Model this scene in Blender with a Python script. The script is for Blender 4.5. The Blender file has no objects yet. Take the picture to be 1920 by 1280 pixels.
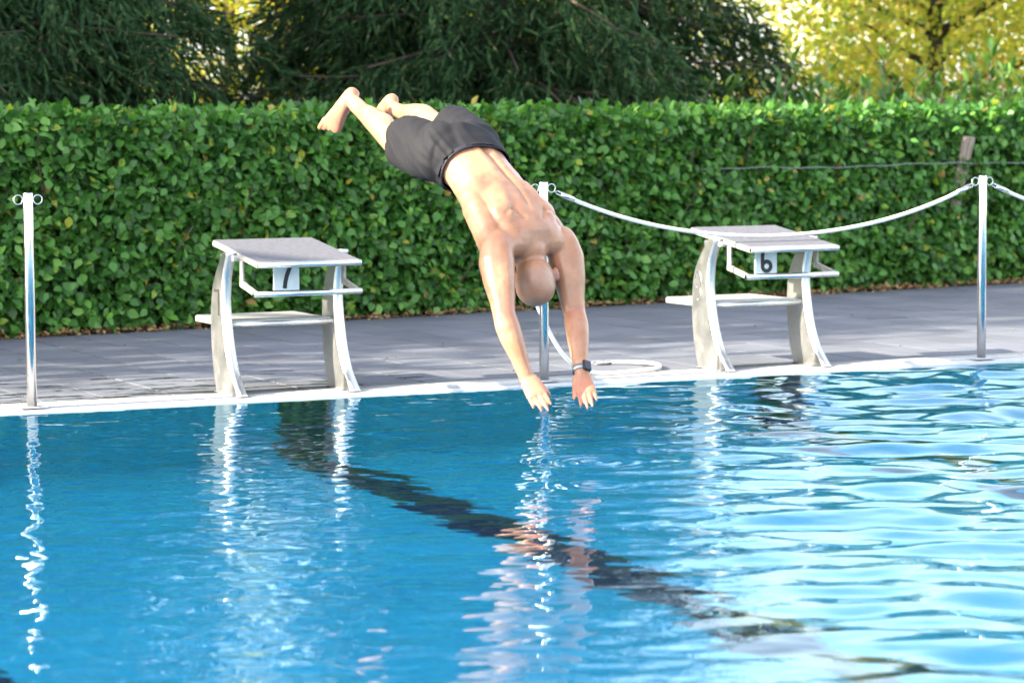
import bpy, bmesh, math, random
import numpy as np
from mathutils import Vector, Matrix, noise
R = math.radians
rng = np.random.default_rng(11)
random.seed(5)
scene = bpy.context.scene
COL = scene.collection

# ------------------------------------------------------------------ camera, sky, sun, exposure
cam_data = bpy.data.cameras.new('camera')
cam = bpy.data.objects.new('camera', cam_data)
COL.objects.link(cam)
scene.camera = cam
YAW, PITCH, ROLL = -0.44035781, -0.0787457, -0.00727239
CAM = Vector((-3.3252293, -11.9534483, 1.2474096))
fwd = Vector((-math.sin(YAW)*math.cos(PITCH), math.cos(YAW)*math.cos(PITCH), math.sin(PITCH)))
rgt = Vector((math.cos(YAW), math.sin(YAW), 0))
upv = rgt.cross(fwd)
rgt2 = rgt*math.cos(ROLL) + upv*math.sin(ROLL)
upv2 = -rgt*math.sin(ROLL) + upv*math.cos(ROLL)
cam.matrix_world = Matrix(((rgt2.x, upv2.x, -fwd.x, CAM.x), (rgt2.y, upv2.y, -fwd.y, CAM.y),
                           (rgt2.z, upv2.z, -fwd.z, CAM.z), (0, 0, 0, 1)))
cam_data.sensor_width = 36.0
cam_data.lens = 5269.047/1920*36
cam_data.clip_start = 0.1
cam_data.clip_end = 2000
cam_data.dof.use_dof = True
cam_data.dof.focus_distance = 11.6
cam_data.dof.aperture_fstop = 4.0

SUN = Vector((-0.87, -0.03, 0.42)).normalized()
world = bpy.data.worlds.new('World')
scene.world = world
world.use_nodes = True
wn = world.node_tree.nodes
sky = wn.new('ShaderNodeTexSky')
sky.sky_type = 'NISHITA'
sky.sun_disc = False
sky.sun_elevation = math.asin(SUN.z)
sky.sun_rotation = math.atan2(SUN.x, SUN.y)
sky.air_density = 1.0
sky.dust_density = 1.5
sky.ozone_density = 2.5
bg = wn['Background']
bg.inputs['Strength'].default_value = 0.15
# thin high haze: the whole sky is paler than clean air alone would make it
hz = wn.new('ShaderNodeHueSaturation')
hz.inputs['Saturation'].default_value = 0.42
hz.inputs['Value'].default_value = 1.15
world.node_tree.links.new(sky.outputs[0], hz.inputs['Color'])
world.node_tree.links.new(hz.outputs[0], bg.inputs[0])
sl = bpy.data.lights.new('sun', 'SUN')
sl.energy = 5.0
sl.angle = R(0.53)
sl.color = (1.0, 0.89, 0.70)
sun = bpy.data.objects.new('sun', sl)
COL.objects.link(sun)
sun.rotation_euler = (-SUN).to_track_quat('-Z', 'Y').to_euler()
sun.location = (-20, 8, 12)
scene.view_settings.view_transform = 'Standard'
scene.view_settings.look = 'None'
scene.view_settings.exposure = 2.25
scene.view_settings.gamma = 1.0
scene.view_settings.use_curve_mapping = False
scene.render.engine = 'CYCLES'
cy = scene.cycles
cy.use_denoising = True
cy.max_bounces = 10
cy.transmission_bounces = 8
cy.transparent_max_bounces = 8
cy.sample_clamp_indirect = 6.0
cy.caustics_refractive = True
cy.caustics_reflective = False

# ------------------------------------------------------------------ helpers
def tag(o, label=None, cat=None, group=None, kind=None):
    if label: o['label'] = label
    if cat: o['category'] = cat
    if group: o['group'] = group
    if kind: o['kind'] = kind
    return o

def link(name, data, parent=None):
    o = bpy.data.objects.new(name, data)
    COL.objects.link(o)
    if parent is not None: o.parent = parent
    return o

def empty(name, loc=(0, 0, 0), rz=0.0):
    o = link(name, None)
    o.location = loc
    o.rotation_euler = (0, 0, rz)
    o.empty_display_size = 0.1
    return o

def mesh_np(name, V, F, mat=None, smooth=False):
    """V (n,3) array; F (m,k) int array, one polygon size"""
    me = bpy.data.meshes.new(name)
    V = np.asarray(V, dtype=np.float32); F = np.asarray(F, dtype=np.int32)
    k = F.shape[1]
    me.vertices.add(len(V)); me.vertices.foreach_set('co', V.ravel())
    me.loops.add(F.size); me.loops.foreach_set('vertex_index', F.ravel())
    me.polygons.add(len(F))
    me.polygons.foreach_set('loop_start', np.arange(0, F.size, k, dtype=np.int32))
    me.polygons.foreach_set('loop_total', np.full(len(F), k, dtype=np.int32))
    if smooth: me.polygons.foreach_set('use_smooth', np.ones(len(F), dtype=bool))
    me.update(calc_edges=True)
    if mat: me.materials.append(mat)
    return me

class MB:
    """collects shapes into one bmesh"""
    def __init__(s): s.bm = bmesh.new()
    def box(s, x0, x1, y0, y1, z0, z1, bev=0.0, seg=2):
        g = bmesh.ops.create_cube(s.bm, size=1.0)
        for v in g['verts']:
            v.co = Vector(((x0+x1)/2 + v.co.x*(x1-x0), (y0+y1)/2 + v.co.y*(y1-y0), (z0+z1)/2 + v.co.z*(z1-z0)))
        if bev > 0:
            es = list({e for v in g['verts'] for e in v.link_edges})
            bmesh.ops.bevel(s.bm, geom=es, offset=bev, segments=seg, affect='EDGES', profile=0.5)
        return s
    def tube(s, pts, r, n=12, caps=True):
        pts = [Vector(p) for p in pts]
        m = len(pts); rings = []
        ref = None
        for i, p in enumerate(pts):
            t = (pts[min(i+1, m-1)] - pts[max(i-1, 0)]).normalized()
            if ref is None:
                ref = t.orthogonal().normalized()
            ref = (ref - t*ref.dot(t)).normalized()
            b = t.cross(ref)
            rr = r[i] if isinstance(r, (list, tuple)) else r
            rings.append([s.bm.verts.new(p + (ref*math.cos(2*math.pi*k/n) + b*math.sin(2*math.pi*k/n))*rr) for k in range(n)])
        for i in range(m-1):
            for k in range(n):
                f = s.bm.faces.new((rings[i][k], rings[i][(k+1) % n], rings[i+1][(k+1) % n], rings[i+1][k])); f.smooth = True
        if caps:
            s.bm.faces.new(rings[0][::-1]); s.bm.faces.new(rings[-1])
        return s
    def ring(s, c, R_, r, ax1, ax2, n=24, k=8):
        c = Vector(c); ax1 = Vector(ax1); ax2 = Vector(ax2); nz = ax1.cross(ax2)
        G = []
        for i in range(n):
            a = 2*math.pi*i/n; d = ax1*math.cos(a) + ax2*math.sin(a)
            G.append([s.bm.verts.new(c + d*(R_ + r*math.cos(2*math.pi*j/k)) + nz*r*math.sin(2*math.pi*j/k)) for j in range(k)])
        for i in range(n):
            for j in range(k):
                f = s.bm.faces.new((G[i][j], G[(i+1) % n][j], G[(i+1) % n][(j+1) % k], G[i][(j+1) % k])); f.smooth = True
        return s
    def prism(s, prof, x0, x1, smooth=False):
        """prof: list of (y,z) closed outline; extruded along x"""
        A = [s.bm.verts.new((x0, y, z)) for y, z in prof]
        B = [s.bm.verts.new((x1, y, z)) for y, z in prof]
        s.bm.faces.new(A); s.bm.faces.new(B[::-1])
        n = len(prof)
        for i in range(n):
            f = s.bm.faces.new((A[i], B[i], B[(i+1) % n], A[(i+1) % n])); f.smooth = smooth
        return s
    def build(s, name, mat, parent=None):
        bmesh.ops.recalc_face_normals(s.bm, faces=s.bm.faces)
        me = bpy.data.meshes.new(name)
        s.bm.to_mesh(me); s.bm.free()
        if mat: me.materials.append(mat)
        return link(name, me, parent)

def copy_tree(o, parent=None):
    c = o.copy(); COL.objects.link(c); c.parent = parent
    for ch in [x for x in bpy.data.objects if x.parent == o]:
        copy_tree(ch, c)
    return c

# ------------------------------------------------------------------ materials
def newmat(name):
    m = bpy.data.materials.new(name); m.use_nodes = True
    nt = m.node_tree
    return m, nt, nt.nodes, nt.links, nt.nodes['Principled BSDF']

def texco(N, L, kind='Object', scale=(1, 1, 1)):
    tc = N.new('ShaderNodeTexCoord'); mp = N.new('ShaderNodeMapping')
    mp.inputs['Scale'].default_value = scale
    L.new(tc.outputs[kind], mp.inputs[0])
    return mp.outputs[0]

def noise_n(N, L, vec, scale, detail=4, rough=.55):
    n = N.new('ShaderNodeTexNoise'); n.inputs['Scale'].default_value = scale
    n.inputs['Detail'].default_value = detail; n.inputs['Roughness'].default_value = rough
    L.new(vec, n.inputs['Vector'])
    return n

def ramp(N, L, fac, stops):
    r = N.new('ShaderNodeValToRGB')
    el = r.color_ramp.elements
    while len(el) < len(stops): el.new(0.5)
    for e, (p, c) in zip(el, stops):
        e.position = p; e.color = (*c, 1)
    L.new(fac, r.inputs[0])
    return r.outputs[0]

def bump(N, L, B, h, strength=.3, dist=.01):
    b = N.new('ShaderNodeBump'); b.inputs['Strength'].default_value = strength; b.inputs['Distance'].default_value = dist
    L.new(h, b.inputs['Height']); L.new(b.outputs[0], B.inputs['Normal'])

M = {}
def simple(name, col, rough=.5, metal=0.0, nscale=None, var=.15, bumpd=0.0, coord='Object', stretch=(1, 1, 1), spec=.5):
    m, nt, N, L, B = newmat(name)
    B.inputs['Roughness'].default_value = rough; B.inputs['Metallic'].default_value = metal
    B.inputs['Specular IOR Level'].default_value = spec
    if nscale:
        v = texco(N, L, coord, stretch)
        n = noise_n(N, L, v, nscale)
        lo = tuple(c*(1-var) for c in col); hi = tuple(min(1, c*(1+var)) for c in col)
        L.new(ramp(N, L, n.outputs['Fac'], [(.3, lo), (.7, hi)]), B.inputs['Base Color'])
        if bumpd: bump(N, L, B, n.outputs['Fac'], .5, bumpd)
    else:
        B.inputs['Base Color'].default_value = (*col, 1)
    M[name] = m
    return m

def steel(name, col=(.62, .61, .59), rough=.3, streak=(4, 4, 90)):
    m, nt, N, L, B = newmat(name)
    B.inputs['Metallic'].default_value = 1.0
    v = texco(N, L, 'Object', streak)
    n = noise_n(N, L, v, 3.0, 3)
    v2 = texco(N, L, 'Object')
    n2 = noise_n(N, L, v2, 9.0, 5, .65)
    n3 = noise_n(N, L, v2, 60.0, 3, .6)
    mx = N.new('ShaderNodeMath'); mx.operation = 'MULTIPLY'
    L.new(n2.outputs['Fac'], mx.inputs[0]); L.new(n3.outputs['Fac'], mx.inputs[1])
    L.new(ramp(N, L, mx.outputs[0], [(.10, tuple(c*.86 for c in col)), (.30, col)]), B.inputs['Base Color'])
    mr = N.new('ShaderNodeMapRange'); mr.inputs[3].default_value = rough*.75; mr.inputs[4].default_value = rough*1.5
    L.new(n2.outputs['Fac'], mr.inputs[0]); L.new(mr.outputs[0], B.inputs['Roughness'])
    bump(N, L, B, n.outputs['Fac'], .12, .002)
    M[name] = m
steel('steel', (.66, .655, .64), .37)
steel('steel_post', (.66, .65, .63), .2, (60, 60, 2))
simple('board_top', (.095, .095, .112), .75, 0, 40, .22, .001)
simple('board_edge', (.30, .285, .26), .45, 0.0, 25, .18, .001)
simple('sign_plate', (.68, .74, .76), .4, 0, 14, .06)
simple('digit_black', (.012, .013, .018), .5)
simple('digit_scuff', (.03, .028, .026), .6, 0, 50, .4)
simple('grate_white', (.36, .36, .37), .45, 0, 6, .06)
simple('coping_white', (.36, .37, .40), .3, 0, 8, .08)
simple('joint_dark', (.02, .02, .022), .8)
simple('rope_white', (.72, .70, .66), .6, 0, 90, .12, .002)
simple('stake_wood', (.26, .21, .17), .85, 0, 12, .35, .004, 'Object', (6, 6, .6))
simple('wire', (.30, .31, .33), .5, .6)
simple('bark', (.055, .040, .030), .9, 0, 18, .45, .02, 'Object', (1, 1, .25))
simple('twig', (.075, .055, .035), .9, 0, 30, .3)
simple('soil', (.13, .085, .05), .95, 0, 14, .5, .02)
simple('litter', (.30, .17, .075), .85, 0, 40, .5)
simple('lane_navy', (.002, .006, .035), .4, 0, 5, .2)

def paver_mat():
    m, nt, N, L, B = newmat('paver')
    v = texco(N, L, 'Generated')
    tc = N.new('ShaderNodeNewGeometry')
    n = noise_n(N, L, tc.outputs['Position'], 2.0, 5, .6)
    n2 = noise_n(N, L, tc.outputs['Position'], 260.0, 2, .5)
    oi = N.new('ShaderNodeObjectInfo')
    base = ramp(N, L, n.outputs['Fac'], [(.3, (.082, .090, .112)), (.72, (.120, .127, .150))])
    mr = N.new('ShaderNodeMapRange'); mr.inputs[3].default_value = .84; mr.inputs[4].default_value = 1.12
    L.new(oi.outputs['Random'], mr.inputs[0])
    hs = N.new('ShaderNodeMix'); hs.data_type = 'RGBA'; hs.blend_type = 'MULTIPLY'; hs.inputs[0].default_value = 1
    cb = N.new('ShaderNodeCombineColor')
    for i in range(3): L.new(mr.outputs[0], cb.inputs[i])
    L.new(base, hs.inputs[6]); L.new(cb.outputs[0], hs.inputs[7])
    gr = N.new('ShaderNodeMix'); gr.data_type = 'RGBA'; gr.blend_type = 'OVERLAY'; gr.inputs[0].default_value = .35
    L.new(hs.outputs[2], gr.inputs[6]); L.new(n2.outputs['Color'], gr.inputs[7])
    # puddled, wet patches near the pool: darker and glossy, streaky along the edge
    mp = N.new('ShaderNodeMapping'); mp.inputs['Scale'].default_value = (2.2, 7.0, 1)
    L.new(tc.outputs['Position'], mp.inputs[0])
    w = noise_n(N, L, mp.outputs[0], 1.6, 4, .6)
    sx = N.new('ShaderNodeSeparateXYZ'); L.new(tc.outputs['Position'], sx.inputs[0])
    fy = N.new('ShaderNodeMapRange'); fy.inputs[1].default_value = .3; fy.inputs[2].default_value = 2.6
    fy.inputs[3].default_value = .06; fy.inputs[4].default_value = -.14
    L.new(sx.outputs['Y'], fy.inputs[0])
    fx = N.new('ShaderNodeMapRange'); fx.inputs[1].default_value = 1.0; fx.inputs[2].default_value = 3.5
    fx.inputs[3].default_value = .04; fx.inputs[4].default_value = -.10
    L.new(sx.outputs['X'], fx.inputs[0])
    ad = N.new('ShaderNodeMath'); L.new(w.outputs['Fac'], ad.inputs[0]); L.new(fy.outputs[0], ad.inputs[1])
    ad2 = N.new('ShaderNodeMath'); L.new(ad.outputs[0], ad2.inputs[0]); L.new(fx.outputs[0], ad2.inputs[1])
    wet = N.new('ShaderNodeMapRange'); wet.inputs[1].default_value = .595; wet.inputs[2].default_value = .63
    L.new(ad2.outputs[0], wet.inputs[0])
    dk = N.new('ShaderNodeMix'); dk.data_type = 'RGBA'; dk.inputs[7].default_value = (.035, .037, .042, 1)
    L.new(wet.outputs[0], dk.inputs[0]); L.new(gr.outputs[2], dk.inputs[6])
    L.new(dk.outputs[2], B.inputs['Base Color'])
    rr = N.new('ShaderNodeMapRange'); rr.inputs[3].default_value = .78; rr.inputs[4].default_value = .25
    L.new(wet.outputs[0], rr.inputs[0]); L.new(rr.outputs[0], B.inputs['Roughness'])
    bump(N, L, B, n2.outputs['Fac'], .35, .003)
    M['paver'] = m
paver_mat()

def pool_mat():
    m, nt, N, L, B = newmat('pool_liner')
    g = N.new('ShaderNodeNewGeometry')
    n = noise_n(N, L, g.outputs['Position'], .9, 3)
    L.new(ramp(N, L, n.outputs['Fac'], [(.3, (.001, .135, .285)), (.7, (.002, .165, .33))]), B.inputs['Base Color'])
    B.inputs['Roughness'].default_value = .5
    M['pool_liner'] = m
pool_mat()
simple('pool_wall_tile', (.002, .24, .43), .4, 0, 3, .08)

def water_mat():
    m, nt, N, L, B = newmat('pool_water')
    N.remove(B)
    g = N.new('ShaderNodeBsdfGlass'); g.inputs['IOR'].default_value = 1.33; g.inputs['Roughness'].default_value = 0.0
    g.inputs['Color'].default_value = (.80, .97, 1, 1)
    L.new(g.outputs[0], N['Material Output'].inputs[0])
    M['pool_water'] = m
water_mat()

def leaf_mat(name, cols, trans=.35, rough=.4, tcol=None, spec=.5):
    """leaf colour varies leaf by leaf; part of the light shines through the blade"""
    m, nt, N, L, B = newmat(name)
    g = N.new('ShaderNodeNewGeometry')
    c = ramp(N, L, g.outputs['Random Per Island'], cols)
    L.new(c, B.inputs['Base Color'])
    B.inputs['Roughness'].default_value = rough
    B.inputs['Specular IOR Level'].default_value = spec
    t = N.new('ShaderNodeBsdfTranslucent')
    hs = N.new('ShaderNodeMix'); hs.data_type = 'RGBA'; hs.blend_type = 'MULTIPLY'; hs.inputs[0].default_value = 1
    L.new(c, hs.inputs[6]); hs.inputs[7].default_value = (*(tcol or (1.5, 1.5, .6)), 1)
    L.new(hs.outputs[2], t.inputs[0])
    mx = N.new('ShaderNodeMixShader'); mx.inputs[0].default_value = trans
    L.new(B.outputs[0], mx.inputs[1]); L.new(t.outputs[0], mx.inputs[2])
    L.new(mx.outputs[0], N['Material Output'].inputs[0])
    M[name] = m
leaf_mat('hedge_leaf', [(0, (.028, .095, .020)), (.4, (.052, .16, .028)), (.75, (.085, .23, .04)), (.965, (.16, .34, .06)), (.985, (.30, .34, .03)), (1, (.34, .22, .08))], .30, .42, None, .35)
leaf_mat('conifer_leaf', [(0, (.008, .027, .010)), (.6, (.016, .044, .015)), (.95, (.045, .10, .028)), (1, (.14, .10, .05))], .12, .6, None, .12)
leaf_mat('yellow_leaf', [(0, (.26, .38, .06)), (.3, (.46, .54, .09)), (.6, (.58, .55, .09)), (.88, (.70, .58, .14)), (1, (.55, .35, .12))], .68, .5, (1.2, 1.15, .7))
leaf_mat('laurel_leaf', [(0, (.05, .13, .03)), (.6, (.08, .19, .045)), (1, (.16, .27, .06))], .35, .3)

# ------------------------------------------------------------------ setting: ground, pool, deck
PX0, PX1, PY0 = -12.0, 13.0, -11.2          # pool opening: x range, near edge (far edge at y = 0)
HA, HB = Vector((0.902, 3.962)), Vector((9.10, 5.414))   # hedge foot line
hs_ = (HB.y-HA.y)/(HB.x-HA.x)
def hedge_y(x): return HA.y + (x-HA.x)*hs_
DEPTH = 2.0

def sheet(name, quads, mat, z=None):
    V, F = [], []
    for q in quads:
        F.append([len(V)+i for i in range(4)]); V += [(a[0], a[1], z) if z is not None else a for a in q]
    return link(name, mesh_np(name, V, F, mat))

simple('grass_ground', (.075, .11, .03), .95, 0, 3, .5, .03)
g = sheet('ground', [[(-300, -300), (300, -300), (300, -13.5), (-300, -13.5)], [(-300, -13.5), (-14, -13.5), (-14, 8), (-300, 8)],
                     [(15, -13.5), (300, -13.5), (300, 8), (15, 8)], [(-300, 8), (300, 8), (300, 600), (-300, 600)]], M['grass_ground'], -.03)
tag(g, kind='structure')
xa, xb = -14, 15
g = sheet('planting_bed', [[(xa, hedge_y(xa)+.03), (xb, hedge_y(xb)+.03), (xb, 8.05), (xa, 8.05)]], M['soil'], -.012)
tag(g, kind='structure')
# deck base under the pavers
deck = sheet('deck', [[(xa, .31), (xb, .31), (xb, hedge_y(xb)), (xa, hedge_y(xa))], [(xa, -13.5), (xb, -13.5), (xb, PY0-.3), (xa, PY0-.3)],
                      [(xa, PY0-.3), (PX0-.3, PY0-.3), (PX0-.3, .31), (xa, .31)], [(PX1+.3, PY0-.3), (xb, PY0-.3), (xb, .31), (PX1+.3, .31)]], M['joint_dark'], -.0042)
tag(deck, kind='structure')
# pavers, columns 0.31 m wide running away from the pool, joints staggered from column to column
def paver_mesh(w, l):
    b = MB(); b.box(-w/2, w/2, -l/2, l/2, -.008, 0, .0006, 1)
    o = b.build('paver', M['paver']); me = o.data; bpy.data.objects.remove(o); return me
PW, PL = .313, .626
full = paver_mesh(PW-.011, PL-.011)
rest_V, rest_F = [], []
cnt = 0
for i in range(-44, 47):
    cx = 1.055 + (i+.5)*PW - 1*PW*0
    if cx < xa+.2 or cx > xb-.2: continue
    y0 = .325 - (PL/2 if i % 2 else 0)
    yend = hedge_y(cx) + .04
    j = 0
    while True:
        a = y0 + j*PL; b_ = a + PL; j += 1
        if a > yend: break
        a = max(a, .325); b2 = min(b_, yend)
        if b2 - a < .05: continue
        vis = (0.1 < cx < 9.3) and cnt < 300
        # keep only those inside the picture as single pieces
        d = Vector((cx, (a+b2)/2, 0)) - CAM
        px = 960 + 5269*d.dot(rgt2)/d.dot(fwd)
        dz = rng.normal(0, .0006)
        if vis and -60 < px < 1980:
            cnt += 1
            me = full if abs(b2-a-PL) < 1e-4 else paver_mesh(PW-.011, b2-a-.011)
            o = link('paver', me, deck)
            o.location = (cx, (a+b2)/2, dz)
            o.rotation_euler = (rng.normal(0, .0008), rng.normal(0, .001), 0)
        else:
            k = len(rest_V)
            h = PW/2-.003
            rest_V += [(cx-h, a+.003, dz), (cx+h, a+.003, dz), (cx+h, b2-.003, dz), (cx-h, b2-.003, dz)]
            rest_F.append([k, k+1, k+2, k+3])
o = link('distant_paving', mesh_np('distant_paving', rest_V, rest_F, M['paver']), deck); o['kind'] = 'stuff'

# pool shell
def boxwall(name, quads, mat):
    o = sheet(name, quads, mat); tag(o, kind='structure'); return o
zf = -DEPTH
pf = boxwall('pool_floor', [[(PX0, PY0, zf), (PX1, PY0, zf), (PX1, -.02, zf), (PX0, -.02, zf)]], M['pool_liner'])
pw = boxwall('pool_wall', [[(PX0, -.02, zf), (PX1, -.02, zf), (PX1, -.02, -.015), (PX0, -.02, -.015)], [(PX1, PY0, zf), (PX0, PY0, zf), (PX0, PY0, -.0), (PX1, PY0, -.0)],
                           [(PX0, PY0, zf), (PX0, -.02, zf), (PX0, -.02, 0), (PX0, PY0, 0)], [(PX1, -.02, zf), (PX1, PY0, zf), (PX1, PY0, 0), (PX1, -.02, 0)]], M['pool_wall_tile'])
for lx in (-8.75, -6.25, -3.75, -1.25, 1.25, 3.75, 6.25, 8.75):
    sheet('lane_line', [[(lx-.125, PY0+1.5, zf+.005), (lx+.125, PY0+1.5, zf+.005), (lx+.125, -.03, zf+.005), (lx-.125, -.03, zf+.005)]], M['lane_navy']).parent = pf
    sheet('wall_target', [[(lx-.125, -.025, zf+.006), (lx+.125, -.025, zf+.006), (lx+.125, -.025, -.06), (lx-.125, -.025, -.06)]], M['lane_navy']).parent = pw

# coping: smooth white lip with an overflow grating behind it
cop = MB()
prof = [(-.035, -.07), (-.035, -.028), (-.028, -.012), (-.012, -.003), (.045, 0.0), (.055, 0), (.055, -.03), (.285, -.03), (.285, 0), (.3, 0), (.3, -.07)]
cop.prism(prof, PX0, PX1)
coping = cop.build('coping', M['coping_white']); tag(coping, kind='structure')
cop2 = MB()
cop2.box(PX0-.3, PX1+.3, PY0-.3, PY0, -.07, 0, .01)
cop2.box(PX0-.3, PX0, PY0, .3, -.07, 0, .01)
cop2.box(PX1, PX1+.3, PY0, .3, -.07, 0, .01)
cop2.build('coping_far_rim', M['coping_white'], coping)
# grating panels, cross bars 9 mm wide every 16 mm
V, F = [], []
def add_box(V, F, x0, x1, y0, y1, z0, z1):
    k = len(V)
    V += [(x0, y0, z0), (x1, y0, z0), (x1, y1, z0), (x0, y1, z0), (x0, y0, z1), (x1, y0, z1), (x1, y1, z1), (x0, y1, z1)]
    F += [[k+a for a in f] for f in ((4, 5, 6, 7), (0, 4, 7, 3), (1, 2, 6, 5), (0, 1, 5, 4), (3, 7, 6, 2))]
PN = .8
nb = int(PN/.016)
for i in range(nb): add_box(V, F, i*.016+.002, i*.016+.0125, .062, .278, -.02, .0035)
for y in (.07, .17, .265): add_box(V, F, .002, PN-.004, y-.004, y+.004, -.024, -.001)
gm = mesh_np('grate_panel', V, F, M['grate_white'])
x = -5.2
while x < 12.5:
    o = link('grate_panel', gm, coping); o.location = (x, 0, 0); x += PN

# ------------------------------------------------------------------ water: a rippled surface, real waves
def spectrum(n, L_, kmin, kmax, power, seed, aniso=1.0):
    r = np.random.default_rng(seed)
    k = np.fft.fftfreq(n, L_/n)*2*np.pi
    kx, ky = np.meshgrid(k, k, indexing='ij')
    ca, sa = .905, -.426                       # crests run roughly along this direction
    ka, kb = kx*ca + ky*sa, -kx*sa + ky*ca
    kk = np.sqrt((ka*aniso)**2 + kb**2)
    A = np.where((kk > kmin) & (kk < kmax), np.power(np.maximum(kk, 1e-6), -power), 0)
    ph = r.normal(size=(n, n)) + 1j*r.normal(size=(n, n))
    h = np.real(np.fft.ifft2(A*ph))
    gx = np.gradient(h, L_/n, axis=0); gy = np.gradient(h, L_/n, axis=1)
    return h/np.sqrt((gx**2+gy**2).mean())          # unit rms slope
NW, LW = 1024, 12.0
big = spectrum(NW, LW, 2*np.pi/1.1, 2*np.pi/.22, .9, 3, 1.7)
med = spectrum(NW, LW, 2*np.pi/.5, 2*np.pi/.13, 1.3, 7, 1.5)
fine = spectrum(NW, LW, 2*np.pi/.18, 2*np.pi/.055, 1.5, 9, 1.4)
wx0, wy1 = -4.2, 0.0
gx = wx0 + np.arange(NW)*LW/NW
gy = -LW + .8 + np.arange(NW)*LW/NW
GX, GY = np.meshgrid(gx, gy, indexing='ij')
sm = lambda t: np.clip(t, 0, 1)**2*(3-2*np.clip(t, 0, 1))
s = sm((GX - (2.5 + .48*GY) + .3)/2.4)                # livelier water to the right of the swimmer
hgt = big*(.008 + .10*s) + med*(.017 + .036*s) + fine*(.023 - .005*s)
# rings where drops from the fingertips land
for (rx, ry, amp, wl, rad) in ((2.15, -1.12, .0022, .05, .12), (1.35, -2.75, .0035, .07, .22), (1.95, -1.75, .002, .05, .15), (1.05, -3.35, .002, .06, .15)):
    d = np.hypot(GX-rx, GY-ry)
    hgt = hgt + amp*np.cos(d/wl*2*np.pi)*np.exp(-(d/rad)**2)
iy = gy <= -.027
ys = gy[iy]
nX, nY = NW, len(ys)
ycol = np.append(ys, -.027)
hh = np.concatenate([hgt[:, iy], hgt[:, iy][:, -1:]], axis=1)
fade = .12 + .88*sm((-.027-ycol)/.55)
XX, YY = np.meshgrid(gx, ycol, indexing='ij')
WL = -.013
V = np.stack([XX, YY, WL + hh*fade[None, :]], -1).reshape(-1, 3)
n2 = len(ycol)
idx = np.arange(NW*n2).reshape(NW, n2)
F = np.stack([idx[:-1, :-1], idx[1:, :-1], idx[1:, 1:], idx[:-1, 1:]], -1).reshape(-1, 4)
# flat skirt that carries the surface on to the pool's other edges
bx0, bx1, by0 = gx[0], gx[-1], ycol[0]
k = len(V)
V = np.concatenate([V, [(PX0, PY0, WL), (PX1, PY0, WL), (PX1, by0, WL), (PX0, by0, WL), (PX0, -.027, WL), (bx0, by0, WL), (bx0, -.027, WL), (bx1, by0, WL), (bx1, -.027, WL), (PX1, -.027, WL)]])
F = np.concatenate([F, [[k, k+1, k+2, k+3], [k+3, k+5, k+6, k+4], [k+7, k+2, k+9, k+8]]])
water = link('pool_water', mesh_np('pool_water', V, F, M['pool_water'], True))
tag(water, kind='structure')
# ------------------------------------------------------------------ starting blocks
def digit_mesh(txt, w=.0205, y=.1336):
    """bold figure drawn as flat strokes on the number plate; its top is under the board"""
    if txt == '7':
        lines = [([(-.030, .483), (-.027, .510), (-.018, .545), (-.004, .578), (.010, .606)], False), ([(.016, .612), (-.050, .612)], False)]
    else:
        lines = [([(-.018+.0235*math.cos(a), .5105+.0235*math.sin(a)) for a in np.linspace(0, 2*math.pi, 28)[:-1]], True),
                 ([(-.0415, .510), (-.0415, .560), (-.039, .592), (-.026, .611), (-.006, .613), (.006, .603)], False)]
    V, F = [], []
    for k, (P, closed) in enumerate(lines):
        P = [np.array(q) for q in P]; n = len(P); k0 = len(V)
        for i in range(n):
            t = (P[(i+1) % n]-P[i-1]) if closed else (P[min(i+1, n-1)]-P[max(i-1, 0)])
            t = t/np.linalg.norm(t); nn = np.array([-t[1], t[0]])*w/2
            for q in (P[i]+nn, P[i]-nn): V.append((q[0], y-.0004*k, q[1]))
        for i in range(n if closed else n-1):
            j = (i+1) % n
            F.append((k0+2*i, k0+2*i+1, k0+2*j+1, k0+2*j))
    return mesh_np('lane_number', V, F, M['digit_black'])

def spline(P, n=6):
    """Catmull-Rom through 2-D points"""
    P = [np.array(p, float) for p in P]; out = []
    Q = [2*P[0]-P[1]] + P + [2*P[-1]-P[-2]]
    for i in range(1, len(Q)-2):
        for k in range(n):
            t = k/n
            out.append(.5*((2*Q[i]) + (-Q[i-1]+Q[i+1])*t + (2*Q[i-1]-5*Q[i]+4*Q[i+1]-Q[i+2])*t*t + (-Q[i-1]+3*Q[i]-3*Q[i+1]+Q[i+2])*t**3))
    out.append(P[-1])
    return [tuple(o) for o in out]

front = spline([(.030, .004), (.095, .06), (.148, .118), (.203, .235), (.238, .385), (.236, .475), (.214, .56), (.160, .652)])
back = spline([(.328, .004), (.366, .10), (.388, .22), (.392, .36), (.366, .48), (.300, .575), (.215, .653)])
leg_prof = front + back[::-1]

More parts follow.
